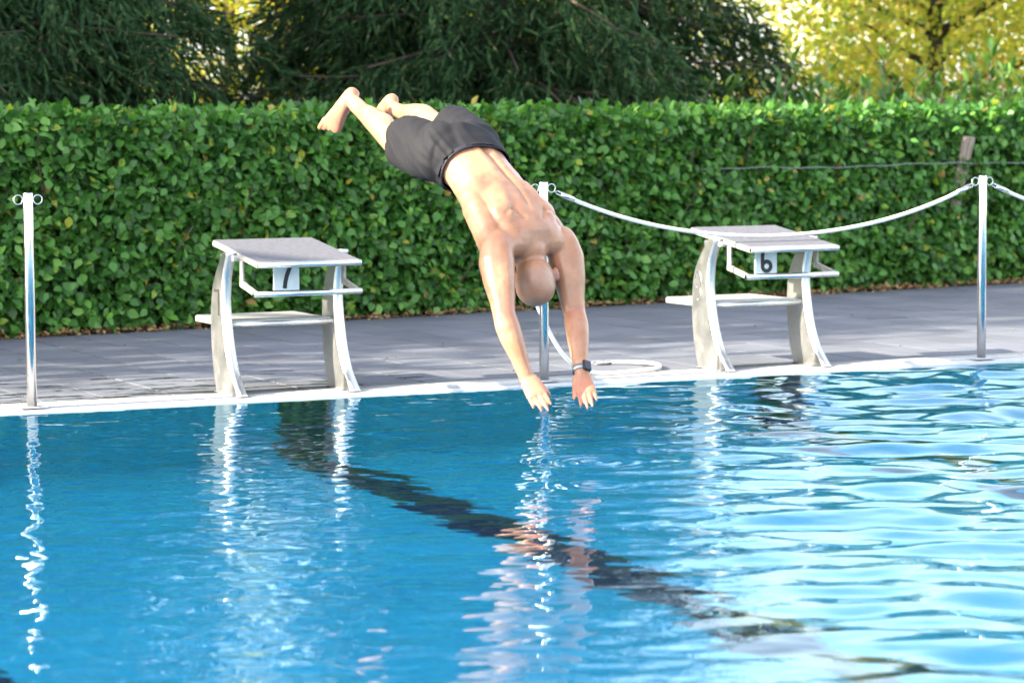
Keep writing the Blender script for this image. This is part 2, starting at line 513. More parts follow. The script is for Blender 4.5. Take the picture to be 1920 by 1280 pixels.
def start_block(loc, txt, label, scuffed):
    root = empty('starting_block', loc)
    tag(root, label, 'starting block', 'starting blocks at the pool edge')
    for x0, x1 in ((-.300, -.252), (.252, .300)):
        b = MB(); b.prism(leg_prof, x0, x1)
        bmesh.ops.recalc_face_normals(b.bm, faces=b.bm.faces)
        es = [e for e in b.bm.edges if len(e.link_faces) == 2 and e.calc_face_angle() > 1.0 and e.verts[0].co.x == e.verts[1].co.x]
        bmesh.ops.bevel(b.bm, geom=es, offset=.003, segments=2, affect='EDGES')
        lg = b.build('leg', M['steel'], root)
        for f in lg.data.polygons: f.use_smooth = abs(f.normal.x) < .5
        if x0 < 0:
            if txt == '7':       # dark tape figure on the outer side of the leg
                m_ = MB(); m_.box(x0-.0025, x0-.0006, .27, .335, .468, .480); m_.box(x0-.0025, x0-.0006, .268, .285, .36, .468)
                m_.build('leg_number', M['digit_scuff'], lg)
            else:
                m_ = MB()
                for (cy_, cz_, ry, rz) in ((.325, .44, .030, .045), (.322, .372, .026, .034)):
                    pts = [(x0-.0014, cy_+ry*math.cos(a), cz_+rz*math.sin(a)) for a in np.linspace(.2, 5.6, 22)]
                    m_.tube(pts, .0016, 6)
                m_.build('leg_number', M['steel_post'], lg)
        fb = MB(); fb.box(x0-.006, x1+.006, .04, .345, .0036, .008, .002, 1)
        fb.build('foot_plate', M['steel'], root)
    # top board, sloping to the water
    ang = math.atan2(.695-.615, .61)
    bd = MB(); bd.box(-.25, .25, 0, .615, -.027, -.002, .004, 2)
    tb = bd.build('top_board', M['board_edge'], root)
    tb.location = (0, -.115, .617); tb.rotation_euler = (ang, 0, 0)
    sf = MB(); sf.box(-.243, .243, .012, .606, -.002, .0018, .001, 1)
    sf_o = sf.build('grip_surface', M['board_top'], tb)
    nz = MB(); nz.tube([(-.25, .006, -.0125), (.25, .006, -.0125)], .0132, 16)
    for i in range(56): nz.box(-.245+i*.00875, -.245+i*.00875+.0042, -.001, .02, -.004, .0026)
    nz.build('nosing', M['steel'], tb)
    rr = MB()
    for i in range(56): rr.box(-.245+i*.00875, -.245+i*.00875+.0042, .596, .612, -.006, .0026)
    rr.build('rear_ridge', M['board_top'], tb)
    for sx in (-1, 1):
        br = MB(); br.box(sx*.256-.02, sx*.256+.02, .15, .31, .612, .640, .003, 1); br.build('bracket', M['steel'], root)
    # step
    st = MB(); st.box(-.2515, .2515, .262, .76, .302, .330, .004, 2)
    so = st.build('step', M['board_edge'], root)
    s2 = MB(); s2.box(-.246, .246, .275, .752, .330, .3335, .001, 1); s2.build('grip_surface', M['board_edge'], so)
    s3 = MB(); s3.tube([(-.2515, .262, .3165), (.2515, .262, .3165)], .0142, 16)
    for i in range(56): s3.box(-.245+i*.00875, -.245+i*.00875+.0042, .256, .275, .324, .3345)
    s3.build('nosing', M['steel'], so)
    # grip bar for backstroke starts
    for sx in (-1, 1):
        hb = MB()
        hb.box(sx*.248-.006, sx*.248+.006, .085, .117, .500, .618, .002, 1)
        hb.prism([(.117, .522), (.085, .523), (-.085, .487), (-.085, .462), (.100, .497), (.117, .500)], sx*.248-.0062, sx*.248+.0062)
        hb.build('bar_bracket', M['board_edge'], root)
    h2 = MB(); h2.tube([(-.262, -.082, .4735), (.262, -.082, .4735)], .0135, 18); h2.build('grip_bar', M['steel_post'], root)
    # number plate with the lane number
    sg = MB(); sg.box(-.083, .043, .135, .145, .474, .632, .002, 1)
    plate = sg.build('number_plate', M['sign_plate'], root)
    d = link('lane_number', digit_mesh(txt), plate)
    return root
start_block((1.25, 0, 0), '7', 'steel starting block with white plate numbered 7, left of the diving swimmer', True)
start_block((3.80, .015, 0), '6', 'steel starting block with white plate numbered 6, behind the sagging rope', False)

# ------------------------------------------------------------------ lane posts and ropes
def post(x, label, h):
    root = empty('rope_post', (x, .05, 0))
    tag(root, label, 'post', 'rope posts along the pool edge')
    b = MB(); b.tube([(0, 0, .003), (0, 0, h-.004), (0, 0, h)], [.0225, .0225, .0205], 28)
    o = b.build('shaft', M['steel_post'], root)
    b = MB(); b.tube([(0, 0, .004), (0, 0, .010)], .034, 24); b.box(-.06, .06, -.046, .055, .0036, .0062, .001, 1)
    b.build('base_plate', M['coping_white'], root)
    for sx in (-1, 1):
        b = MB(); b.ring((sx*.0435, 0, h-.030), .0200, .0028, (1, 0, 0), (0, 0, 1), 28, 8)
        b.build('ring', M['steel_post'], root)
    return root
post(0, 'polished steel post standing alone at the left end of the pool edge', .944)
post(2.5, 'polished steel post half hidden behind the diving swimmer', .951)
post(5.0, 'polished steel post at right, holding a rope on both of its rings', .944)

def rope(name, pts, label, clip_ends, group='white barrier ropes'):
    root = empty(name, pts[0]); o0 = Vector(pts[0])
    tag(root, label, 'rope', group)
    b = MB(); b.tube([Vector(p)-o0 for p in pts], .0098, 12); b.build('cord', M['rope_white'], root)
    for e in clip_ends:
        P = [Vector(p)-o0 for p in (pts if e == 0 else pts[::-1])]
        d = (P[2]-P[0]).normalized(); n = d.cross(Vector((0, 1, 0))).normalized()
        b = MB(); b.tube([P[0]-d*.004, P[0]+d*.075], .0125, 14); b.build('ferrule', M['steel_post'], root)
        b = MB()
        loop = [P[0]+d*.02+n*.006, P[0]-d*.02+n*.008, P[0]-d*.036, P[0]-d*.02-n*.008, P[0]+d*.02-n*.006]
        b.tube(loop, .0034, 8); b.build('snap_hook', M['steel_post'], root)
    return root
def sag(x0, z0, x1, z1, low, n=44, y=.05):
    out = []
    for i in range(n+1):
        t = i/n
        base = z0+(z1-z0)*t
        out.append((x0+(x1-x0)*t, y, base - 4*low*t*(1-t)*(1+.12*(2*t-1)**2)))
    return out
rope('barrier_rope', sag(2.593, .892, 4.915, .888, .224), 'white rope sagging in front of the block numbered 6', (0, 1))
rope('barrier_rope', sag(5.085, .888, 7.42, .89, .224), 'white rope leaving the picture at its right edge', (0,))
lo = [(2.418, .052, .882), (2.40, .065, .82), (2.405, .085, .70), (2.43, .10, .55), (2.47, .105, .42), (2.52, .10, .30), (2.585, .11, .185), (2.66, .13, .10), (2.76, .16, .035), (2.88, .165, .0155),
      (3.02, .178, .0155), (3.16, .23, .0155), (3.26, .31, .0155), (3.325, .43, .0155), (3.345, .55, .0155), (3.30, .65, .0155), (3.22, .70, .0155), (3.12, .715, .0155)]
loP = []
for i in range(len(lo)-1):
    A_, B_ = Vector(lo[max(i-1, 0)]), Vector(lo[i]); C_, D_ = Vector(lo[i+1]), Vector(lo[min(i+2, len(lo)-1)])
    for k in range(4):
        t = k/4
        loP.append(.5*((2*B_)+(C_-A_)*t+(2*A_-5*B_+4*C_-D_)*t*t+(3*B_-A_-3*C_+D_)*t**3))
loP.append(Vector(lo[-1]))
rope('unhooked_rope', loP, 'white rope hanging loose from the middle post and curled on the paving', (0, 1))

# ------------------------------------------------------------------ foliage helper
def frames(n, d, nrm):
    """orthonormal frames: leaf axis d, approximate normal nrm"""
    d = d/np.linalg.norm(d, axis=1, keepdims=True)
    nrm = nrm - (nrm*d).sum(1, keepdims=True)*d
    nrm = nrm/np.maximum(np.linalg.norm(nrm, axis=1, keepdims=True), 1e-6)
    return d, nrm, np.cross(d, nrm)
def scatter(name, tv, tf, pos, d, nrm, size, mat, width=1.0):
    """tv: template verts (w, along, up); copies it at each pos into one mesh"""
    n = len(pos); tv = np.asarray(tv, float); tf = np.asarray(tf)
    d, nn, ww = frames(n, d, nrm)
    size = np.broadcast_to(np.asarray(size, float), (n,)); wd = np.broadcast_to(np.asarray(width, float), (n,))
    V = pos[:, None, :] + size[:, None, None]*(tv[None, :, 0:1]*wd[:, None, None]*ww[:, None, :] + tv[None, :, 1:2]*d[:, None, :] + tv[None, :, 2:3]*nn[:, None, :])
    F = (np.arange(n)[:, None, None]*len(tv) + tf[None]).reshape(-1, tf.shape[1])
    return mesh_np(name, V.reshape(-1, 3), F, mat)
def unit(n): 
    v = rng.normal(size=(n, 3)); return v/np.linalg.norm(v, axis=1, keepdims=True)

# ovate leaf: blade folded along the midrib, tip bent down
LV = [(0, 0, 0), (-.26, .26, .05), (-.31, .5, .06), (-.17, .8, .0), (0, 1.0, -.08), (.17, .8, .0), (.31, .5, .06), (.26, .26, .05), (0, .5, -.01)]
LF = [(0, 8, 1), (1, 8, 2), (2, 8, 3), (3, 8, 4), (4, 8, 5), (5, 8, 6), (6, 8, 7), (7, 8, 0)]
LF = [f[::-1] for f in LF]

# ------------------------------------------------------------------ hedge
hdir = Vector((1, hs_, 0)).normalized(); hnor = Vector((hdir.y, -hdir.x, 0))      # hnor points to the pool
hedge = empty('hedge', (4.5, hedge_y(4.5), 0))
tag(hedge, 'long clipped green leafy hedge running behind the paved deck', 'hedge')
HO = np.array(hedge.location)
HH, HT = 1.298, .85
def hedge_pts(n, x0, x1, deep):
    xs = rng.uniform(x0, x1, n)
    top = rng.random(n) < .13
    dpt = np.abs(rng.normal(0, deep, n))
    z = np.where(top, HH-dpt*.6+.06*rng.random(n)**5, .03 + rng.random(n)**.95*(HH-.03))
    v = np.where(top, rng.uniform(0, HT, n), dpt)
    # clumpy surface: pockets where the face falls back, a rounded top edge, a ragged foot
    bulge = np.array([.06*noise.noise((x*2.3, zz*2.3, 0))+.075*noise.noise((x*6.1, zz*6.1, 4)) for x, zz in zip(xs, z)])
    v = np.where(top, v, v - bulge + .10*np.clip((z-1.2)/.13, 0, 1)**2 + .05*np.clip((.25-z)/.25, 0, 1) + .03)
    z = z + np.array([.025*noise.noise((x*1.7, 3.3, 1)) for x in xs])*(z/HH)
    return xs, v, z, top
def hedge_world(xs, v, z):
    y = HA.y+(xs-HA.x)*hs_
    return np.stack([xs - hnor.x*v, y - hnor.y*v, z], -1)
def hedge_leaves(n, x0, x1, deep=.10):
    xs, v, z, top = hedge_pts(n, x0, x1, deep)
    pos = hedge_world(xs, v, z) - HO
    out = np.where(top[:, None], np.array([0, -.3, 1.0]), np.array([hnor.x, hnor.y, .45]))
    nrm = out + unit(n)*.85
    d = unit(n)*.8 + np.array([hnor.x*.5, hnor.y*.5, -.35]) + np.where(top[:, None], np.array([0, 0, .9]), 0)
    sz = rng.uniform(.042, .086, n)
    return pos, d, nrm, sz
pos, d, nrm, sz = hedge_leaves(50000, .2, 10.0, .125)
o = link('foliage', scatter('foliage', LV, LF, pos, d, nrm, sz, M['hedge_leaf'], rng.uniform(.85, 1.25, len(pos))), hedge); o['kind'] = 'stuff'
pos, d, nrm, sz = hedge_leaves(16000, -9, .25, .12)
p2 = hedge_leaves(9000, 9.95, 15, .12)
pos, d, nrm, sz = (np.concatenate([a, b]) for a, b in zip((pos, d, nrm, sz), p2))
o = link('side_foliage', scatter('side_foliage', LV, LF, pos, d, nrm, sz*1.4, M['hedge_leaf']), hedge); o['kind'] = 'stuff'
leafm = [mesh_np('leaf', np.array(LV)*np.array([w, 1, 1]), LF, M['hedge_leaf']) for w in (.95, 1.1, 1.25)]
n = 300
xs = rng.uniform(1.0, 9.0, n); zz = rng.uniform(.1, 1.28, n)
v = -.055 - rng.random(n)*.02 + .10*np.clip((zz-1.2)/.13, 0, 1)**2
P = hedge_world(xs, v, zz) - HO
dd, nn, ww = frames(n, unit(n)*.6+np.array([hnor.x*.3, hnor.y*.3, -.5]), np.array([hnor.x, hnor.y, .5])+unit(n)*.4)
for i in range(n):
    o = link('leaf', leafm[i % 3], hedge)
    s_ = random.uniform(.058, .076)
    m = Matrix((ww[i], dd[i], nn[i])).transposed().to_4x4(); m.translation = Vector(P[i])
    o.matrix_basis = m @ Matrix.Scale(s_, 4)
# woody inside of the hedge: upright stems and a mesh of twigs
V, F = [], []
sv = [(-.5, 0, 0), (.5, 0, 0), (.32, 1, 0), (-.32, 1, 0)]
ns = 2600
xs = rng.uniform(-9, 15, ns)
pos = hedge_world(xs, rng.uniform(.12, .7, ns), rng.uniform(0, 1.0, ns)) - HO
o = link('twig', scatter('twig', [(-.02, 0, 0), (.02, 0, 0), (.012, 1, 0), (-.012, 1, 0)], [(0, 1, 2, 3)], pos, unit(ns)*.5+np.array([0, 0, .8]), unit(ns), rng.uniform(.25, .5, ns), M['twig']), hedge); o['kind'] = 'stuff'
b = MB()
for x_ in np.arange(-9, 15, .33):
    q = hedge_world(np.array([x_+rng.uniform(-.1, .1)]), np.array([rng.uniform(.14, .4)]), np.array([0.0]))[0]-HO
    b.tube([q+np.array([0, 0, -.03]), q+np.array([rng.uniform(-.05, .05), 0, .5]), q+np.array([rng.uniform(-.1, .1), 0, 1.1])], [.018, .014, .006], 7)
o = b.build('stem', M['twig'], hedge); o['kind'] = 'stuff'
b = MB()
c0, c1 = hedge_world(np.array([-9., 15.]), np.array([.34, .34]), np.array([0., 0.])) - HO
e0, e1 = hedge_world(np.array([-9., 15.]), np.array([.6, .6]), np.array([0., 0.])) - HO
vs = [b.bm.verts.new(p) for p in (c0, c1, e1, e0)] + [b.bm.verts.new(np.array(p)+np.array([0, 0, 1.15])) for p in (c0, c1, e1, e0)]
for f in ((0, 1, 5, 4), (2, 3, 7, 6), (4, 5, 6, 7), (1, 2, 6, 5), (3, 0, 4, 7)): b.bm.faces.new([vs[i] for i in f])
b.build('inner_growth', M['twig'], hedge)

# stake and wire in front of the hedge
st = empty('wooden_stake', (8.40, hedge_y(8.40)+.235, 0))
tag(st, 'weathered split wooden stake leaning out of the hedge at right', 'stake')
for dx in (-.022, .024):
    b = MB(); b.box(dx-.021, dx+.021, -.02, .02, -.03, 1.13, .006, 2)
    o = b.build('half_round', M['stake_wood'], st)
st.rotation_euler = (R(12.6), R(5.5), 0)
wp = []
for i, x_ in enumerate(np.linspace(6.05, 9.6, 40)):
    wp.append((x_, hedge_y(x_)-.046-.022*math.sin(i*.83)+.10*max(0, 1-i/7), .895+.006*math.sin(i*.35)+.004*math.sin(i*1.3)+(x_-6)*.004))
b = MB(); b.tube(wp, .0028, 6); w = b.build('fence_wire', M['wire']); tag(w, 'thin grey wire strung along the hedge past the wooden stake', 'wire')
# dry leaf litter at the hedge foot and a few leaves blown onto the paving
n = 2600
xs = rng.uniform(-3, 12, n); off = np.abs(rng.normal(0, .05, n))
y = HA.y+(xs-HA.x)*hs_
pos = np.stack([xs, y+.06-off, np.full(n, .004)+rng.random(n)*.03], -1)
o = link('leaf_litter', scatter('leaf_litter', LV, LF, pos, unit(n)*np.array([1, 1, .3]), np.array([0, 0, 1])+unit(n)*.6, rng.uniform(.02, .045, n), M['litter'])); tag(o, 'dry brown leaves scattered along the foot of the hedge', 'leaf litter', kind='stuff')
n = 46
xs = rng.uniform(.6, 8.5, n); yy = rng.uniform(.9, 3.9, n)
pos = np.stack([xs, yy, np.full(n, .004)], -1)
o = link('fallen_leaves', scatter('fallen_leaves', LV, LF, pos, unit(n)*np.array([1, 1, .1]), np.array([0, 0, 1])+unit(n)*.25, rng.uniform(.018, .035, n), M['laurel_leaf'])); tag(o, 'small green leaves fallen on the grey paving', 'leaf litter', kind='stuff')

# ------------------------------------------------------------------ trees
def limb_tubes(b, segs):
    for pts, r in segs: b.tube(pts, r, 7)
# needle spray: short rachis with rows of needles either side, flat and slightly folded
SV, SF = [], []
for i in range(6):
    a = .0 + i*.15; w = .095*(1-.45*i/6)
    for sx in (-1, 1):
        k = len(SV); SV += [(0, a, .015), (0, a+.17, .015), (sx*w, a+.24, -.02), (sx*w*.8, a+.11, -.01)]
        SF.append((k, k+1, k+2, k+3) if sx < 0 else (k, k+3, k+2, k+1))
def conifer(name, label, loc, H_=8.6, crown=3.0, seed=1):
    r = np.random.default_rng(seed)
    root = empty(name, loc)
    tag(root, label, 'tree', 'dark conifers behind the hedge')
    b = MB(); b.tube([(0, 0, -.05), (.03, 0, .6), (.0, .04, 2.5), (.05, 0, 5), (0, 0, H_)], [.24, .2, .17, .1, .02], 12)
    P, D, Nn, S = [], [], [], []
    for bi in range(180):
        t = (bi+r.random())/118 if bi < 118 else .02+.30*r.random()
        h0 = .9 + (H_-1.2)*t**1.25
        L_ = crown*(1-.82*t**1.7)*r.uniform(.72, 1.08)
        az = bi*2.39996 + r.normal(0, .25)
        dirv = np.array([math.cos(az), math.sin(az), 0])
        droop = r.uniform(.10, .34)*L_
        pts = []
        for s_ in np.linspace(0, 1, 7):
            pts.append(np.array([0, 0, h0]) + dirv*L_*s_ + np.array([0, 0, .35*L_*s_*.35 - droop*s_**2 + .10*L_*max(0, s_-.8)]))
        b.tube(pts, [.026*(1-t*.5)*(1-.85*s_)+.003 for s_ in np.linspace(0, 1, 7)], 5)
        low = h0 < 4.2
        nst = int((44 if low else 17)*L_/2.2)+3
        for k in range(nst):
            s_ = .16 + .84*r.random()**.8
            q = pts[0]*0 + np.array([0, 0, h0]) + dirv*L_*s_ + np.array([0, 0, .35*L_*s_*.35 - droop*s_**2 + .10*L_*max(0, s_-.8)])
            side = np.array([-dirv[1], dirv[0], 0])
            q = q + side*r.normal(0, .17*L_*.5)*(1.1-.5*s_)
            sl_ = r.uniform(.25, .75)*(1 if low else .8)
            dv = np.array([0, 0, -1.0]) + dirv*r.uniform(.1, .75) + r.normal(0, .22, 3)
            dv /= np.linalg.norm(dv)
            nsp = int(sl_/.052) if low else int(sl_/.13)
            for m_ in range(nsp):
                f_ = (m_+r.random()*.6)/nsp
                pp = q + dv*sl_*f_ - np.array([0, 0, .10*sl_*f_*f_])
                P.append(pp); D.append(dv*.75 + r.normal(0, .42, 3) + dirv*.25); Nn.append(dirv + r.normal(0, .5, 3)); S.append(r.uniform(.11, .20)*(1 if low else 1.5))
    b.build('trunk', M['bark'], root)
    me = scatter('crown', SV, SF, np.array(P), np.array(D), np.array(Nn), np.array(S), M['conifer_leaf'])
    link('crown', me, root)
    return root
c1 = conifer('conifer', 'dark drooping conifer above the hedge behind the block numbered 7', (1.5, 9.2, 0), 8.8, 2.95, 1)
c2 = conifer('conifer', 'dark drooping conifer above the hedge behind the diving swimmer, its right side against yellow leaves', (6.6, 9.4, 0), 9.2, 2.4, 2)
def place(src, label, loc, rz, sc=1.0):
    o = copy_tree(src); o.location = loc; o.rotation_euler = (0, 0, rz); o.scale = (sc, sc, sc); o['label'] = label
    return o
place(c2, 'dark conifer branches at the far left edge of the picture above the hedge', (-1.7, 9.3, 0), 1.9, 1.1)
place(c2, 'dark conifer of the row just outside the picture at left', (-5.0, 9.2, 0), .9, 1.0)

QV = [(0, 0, 0), (-.36, .45, .05), (0, 1, -.05), (.36, .45, .05)]
QF = [(0, 3, 2, 1)]
def broadleaf(name, label, loc, H_, rad, nleaf, seed, matn='yellow_leaf', size=(.055, .10), z0=.25, group='sunlit yellow green trees behind the hedge'):
    r = np.random.default_rng(seed)
    root = empty(name, loc); tag(root, label, 'tree', group)
    b = MB(); tips = []
    b.tube([(0, 0, -.05), (.05, .02, H_*.25), (.0, .0, H_*.55), (.06, 0, H_*.85)], [.13, .1, .07, .02], 9)
    for i in range(26):
        h0 = H_*r.uniform(.12, .75); az = i*2.4; L_ = rad*r.uniform(.55, 1.0)*(1.1-.5*h0/H_)
        d_ = np.array([math.cos(az), math.sin(az), r.uniform(.25, .8)])
        pts = [np.array([0, 0, h0]) + d_*L_*s_ + r.normal(0, .06, 3)*s_ for s_ in (0, .35, .7, 1)]
        b.tube(pts, [.045, .03, .018, .006], 6)
        for s_ in (.45, .6, .75, .9, 1.0): tips.append(np.array([0, 0, h0]) + d_*L_*s_)
    b.build('trunk', M['bark'], root)
    tips = np.array(tips)
    c = tips[r.integers(0, len(tips), nleaf)]
    pos = c + r.normal(0, 1, (nleaf, 3))*np.array([.30, .30, .24])*rad/2.2
    pos[:, 2] = np.maximum(pos[:, 2], z0)
    d_ = r.normal(0, 1, (nleaf, 3)) + np.array([0, 0, -.5]); nn_ = r.normal(0, 1, (nleaf, 3)) + np.array([0, 0, .7])
    link('crown', scatter('crown', QV, QF, pos, d_, nn_, r.uniform(*size, nleaf), M[matn]), root)
    return root
y1 = broadleaf('broadleaf_tree', 'sunlit yellow green tree right of the conifers', (11.0, 15.6, 0), 4.0, 2.5, 14000, 21)
y2 = broadleaf('broadleaf_tree', 'sunlit golden tree with a visible fork at the upper right', (12.9, 12.3, 0), 4.2, 2.3, 12000, 22)
for i, (x_, y_, s_, l_) in enumerate(((14.6, 9.9, .9, 'golden tree cut by the right edge of the picture'), (9.4, 17.2, 1.0, 'yellow leaves glowing through the gap right of the conifers'),
        (7.2, 17.6, 1.0, 'yellow leaves glowing between the conifers above the feet of the swimmer'), (4.4, 17.0, .95, 'sunlit yellow tree seen in gaps of the left conifers'),
        (15.8, 16.8, 1.0, 'pale yellow tree farther back behind the golden trees'), (17.8, 13.4, 1.05, 'hazy golden tree at the back on the right'))):
    place((y1, y2)[i % 2], l_, (x_, y_, 0), i*1.1+.4, s_)
# tall dense trees standing left of the picture: the low sun comes through them
def shade_tree(label, loc, H_, seed):
    r = np.random.default_rng(seed)
    root = empty('shade_tree', loc); tag(root, label, 'tree', 'tall trees left of the pool')
    b = MB(); b.tube([(0, 0, -.05), (.04, 0, 2), (0, .05, 4.5), (0, 0, H_*.9)], [.22, .18, .12, .03], 10)
    n = 7000
    for i in range(22):
        h0 = r.uniform(1.6, H_*.8); az = i*2.4
        d_ = np.array([math.cos(az), math.sin(az), .5])*r.uniform(1.2, 2.0)
        b.tube([np.array([0, 0, h0]), np.array([0, 0, h0])+d_*.5+r.normal(0, .08, 3), np.array([0, 0, h0])+d_], [.05, .03, .01], 6)
    b.build('trunk', M['bark'], root)
    k = 260
    cz = r.uniform(1.2, H_-.35, k); a = r.uniform(0, 6.28, k)
    rad = 2.25*np.sqrt(np.clip(1-((cz-H_*.52)/(H_*.56))**4, .05, 1))*np.sqrt(r.random(k))
    C = np.stack([rad*np.cos(a), rad*np.sin(a), cz], -1)
    pos = C[r.integers(0, k, n)] + r.normal(0, .24, (n, 3))
    link('crown', scatter('crown', QV, QF, pos, r.normal(0, 1, (n, 3)), r.normal(0, 1, (n, 3))+np.array([0, 0, .6]), r.uniform(.14, .24, n), M['hedge_leaf']), root)
    return root
t0 = shade_tree('tall leafy tree left of the picture, nearest to the pool corner', (-9.0, 3.0, 0), 9.6, 51)
# one long bough is added, unseen, to shade the swimmer's upper back
r = np.random.default_rng(5)
b = MB(); pts = [np.array(q_, float) for q_ in ((0, 0, 3.6), (.05, -1.8, 4.9), (0, -3.6, 5.6), (.1, -5.3, 5.75), (0, -6.2, 5.62))]
b.tube(pts, [.09, .07, .05, .03, .01], 7); b.build('shade_bough', M['bark'], t0)
n = 125
f_ = r.random(n)
pos = np.stack([r.normal(0, .45, n), -5.73-r.normal(0, .075, n), 5.69+r.normal(0, .085, n)], -1)
link('shade_bough_leaves', scatter('shade_bough_leaves', QV, QF, pos, r.normal(0, 1, (n, 3)), r.normal(0, 1, (n, 3)), r.uniform(.10, .18, n), M['hedge_leaf']), t0)['kind'] = 'stuff'
t1 = shade_tree('tall leafy tree left of the picture, second from the pool corner', (-9.6, 6.4, 0), 9.4, 52)
place(t1, 'tall leafy tree left of the picture, in the back row behind the pool corner', (-13.6, 3.4, 0), 1.9, 1.12)
place(t1, 'tall leafy tree left of the picture, standing farthest from the pool', (-14.2, 7.2, 0), 3.1, 1.1)
place(t1, 'tall leafy tree left of the picture, close behind the hedge', (-5.6, 5.9+.9, 0), 4.4, .9)
# high crowned trees added so the water mirrors dark leaves instead of bright sky
def added_high_tree(label, loc, H_, seed):
    r = np.random.default_rng(seed)
    root = empty('added_tall_tree', loc); tag(root, label, 'tree', 'added high crowned trees that block the sky reflection')
    b = MB(); b.tube([(0, 0, -.05), (.04, 0, 2), (0, .05, 5), (0, 0, H_*.9)], [.16, .14, .1, .03], 10)
    for i in range(18):
        h0 = r.uniform(3.4, H_*.8); az = i*2.4
        d_ = np.array([math.cos(az), math.sin(az), .6])*r.uniform(1.0, 1.7)
        b.tube([np.array([0, 0, h0]), np.array([0, 0, h0])+d_*.5+r.normal(0, .08, 3), np.array([0, 0, h0])+d_], [.05, .03, .01], 6)
    b.build('trunk', M['bark'], root)
    k = 200; n = 9000
    cz = r.uniform(3.3, H_-.3, k); a = r.uniform(0, 6.28, k)
    rad = 2.0*np.sqrt(np.clip(1-((cz-H_*.62)/(H_*.42))**4, .08, 1))*np.sqrt(r.random(k))
    C = np.stack([rad*np.cos(a), rad*np.sin(a), cz], -1)
    pos = C[r.integers(0, k, n)] + r.normal(0, .26, (n, 3))
    link('crown', scatter('crown', QV, QF, pos, r.normal(0, 1, (n, 3)), r.normal(0, 1, (n, 3))+np.array([0, 0, .6]), r.uniform(.12, .22, n), M['conifer_leaf']), root)
    return root
h1 = added_high_tree('added slim high crowned tree that darkens the water reflection, behind the gap between the conifers', (3.6, 12.4, 0), 10.0, 61)
place(h1, 'added slim high crowned tree that darkens the water reflection, behind the left conifer', (.2, 12.0, 0), 1.2, 1.05)
place(h1, 'added slim high crowned tree that darkens the water reflection, behind the right conifer', (7.2, 12.8, 0), 2.5, .95)
place(h1, 'added slim high crowned tree that darkens the water reflection, just outside the picture at left', (-3.2, 12.2, 0), 3.9, 1.0)

def shrub(name, label, loc, seed, n=520, H_=1.75, rad=.75):
    r = np.random.default_rng(seed)
    root = empty(name, loc); tag(root, label, 'shrub', 'long leaved shrubs behind the hedge')
    b = MB(); P, D, Nn = [], [], []
    for i in range(34):
        az = r.uniform(0, 6.28); rr = rad*math.sqrt(r.random()); top = H_*r.uniform(.72, 1.04)*(1-.18*rr/rad)
        e = np.array([math.cos(az)*rr, math.sin(az)*rr, top]); s0 = np.array([math.cos(az)*rr*.25, math.sin(az)*rr*.25, 0])
        b.tube([s0, (s0+e)/2+r.normal(0, .04, 3), e], [.012, .009, .004], 5)
        for k in range(n//18):
            t = r.uniform(.45, 1)
            pp = s0+(e-s0)*t + r.normal(0, .015, 3); a2 = r.uniform(0, 6.28)
            P.append(pp); D.append(np.array([math.cos(a2)*.55, math.sin(a2)*.55, r.uniform(.3, 1.1)])); Nn.append(np.array([-math.cos(a2), -math.sin(a2), .8])+r.normal(0, .2, 3))
    b.build('stem', M['twig'], root)
    m_ = len(P)
    link('crown', scatter('crown', [(v_[0]*.55, v_[1], v_[2]) for v_ in LV], LF, np.array(P), np.array(D), np.array(Nn), r.uniform(.10, .16, m_), M['laurel_leaf']), root)
    return root
s1 = shrub('shrub', 'long leaved green shrub just right of the conifers above the hedge', (8.35, 7.6, 0), 31)
for i, (x_, y_, l_) in enumerate(((9.4, 7.9, 'long leaved shrub above the hedge, second from the conifers'), (10.4, 7.7, 'long leaved shrub above the hedge behind the right post'),
                              (11.4, 8.2, 'long leaved shrub near the right edge above the hedge'), (7.3, 8.1, 'long leaved shrub half behind the conifer branches'), (12.5, 8.0, 'long leaved shrub at the right edge of the picture'))):
    place(s1, l_, (x_, y_, 0), i*1.7+.6, 1.0+.05*math.sin(i*2.1))
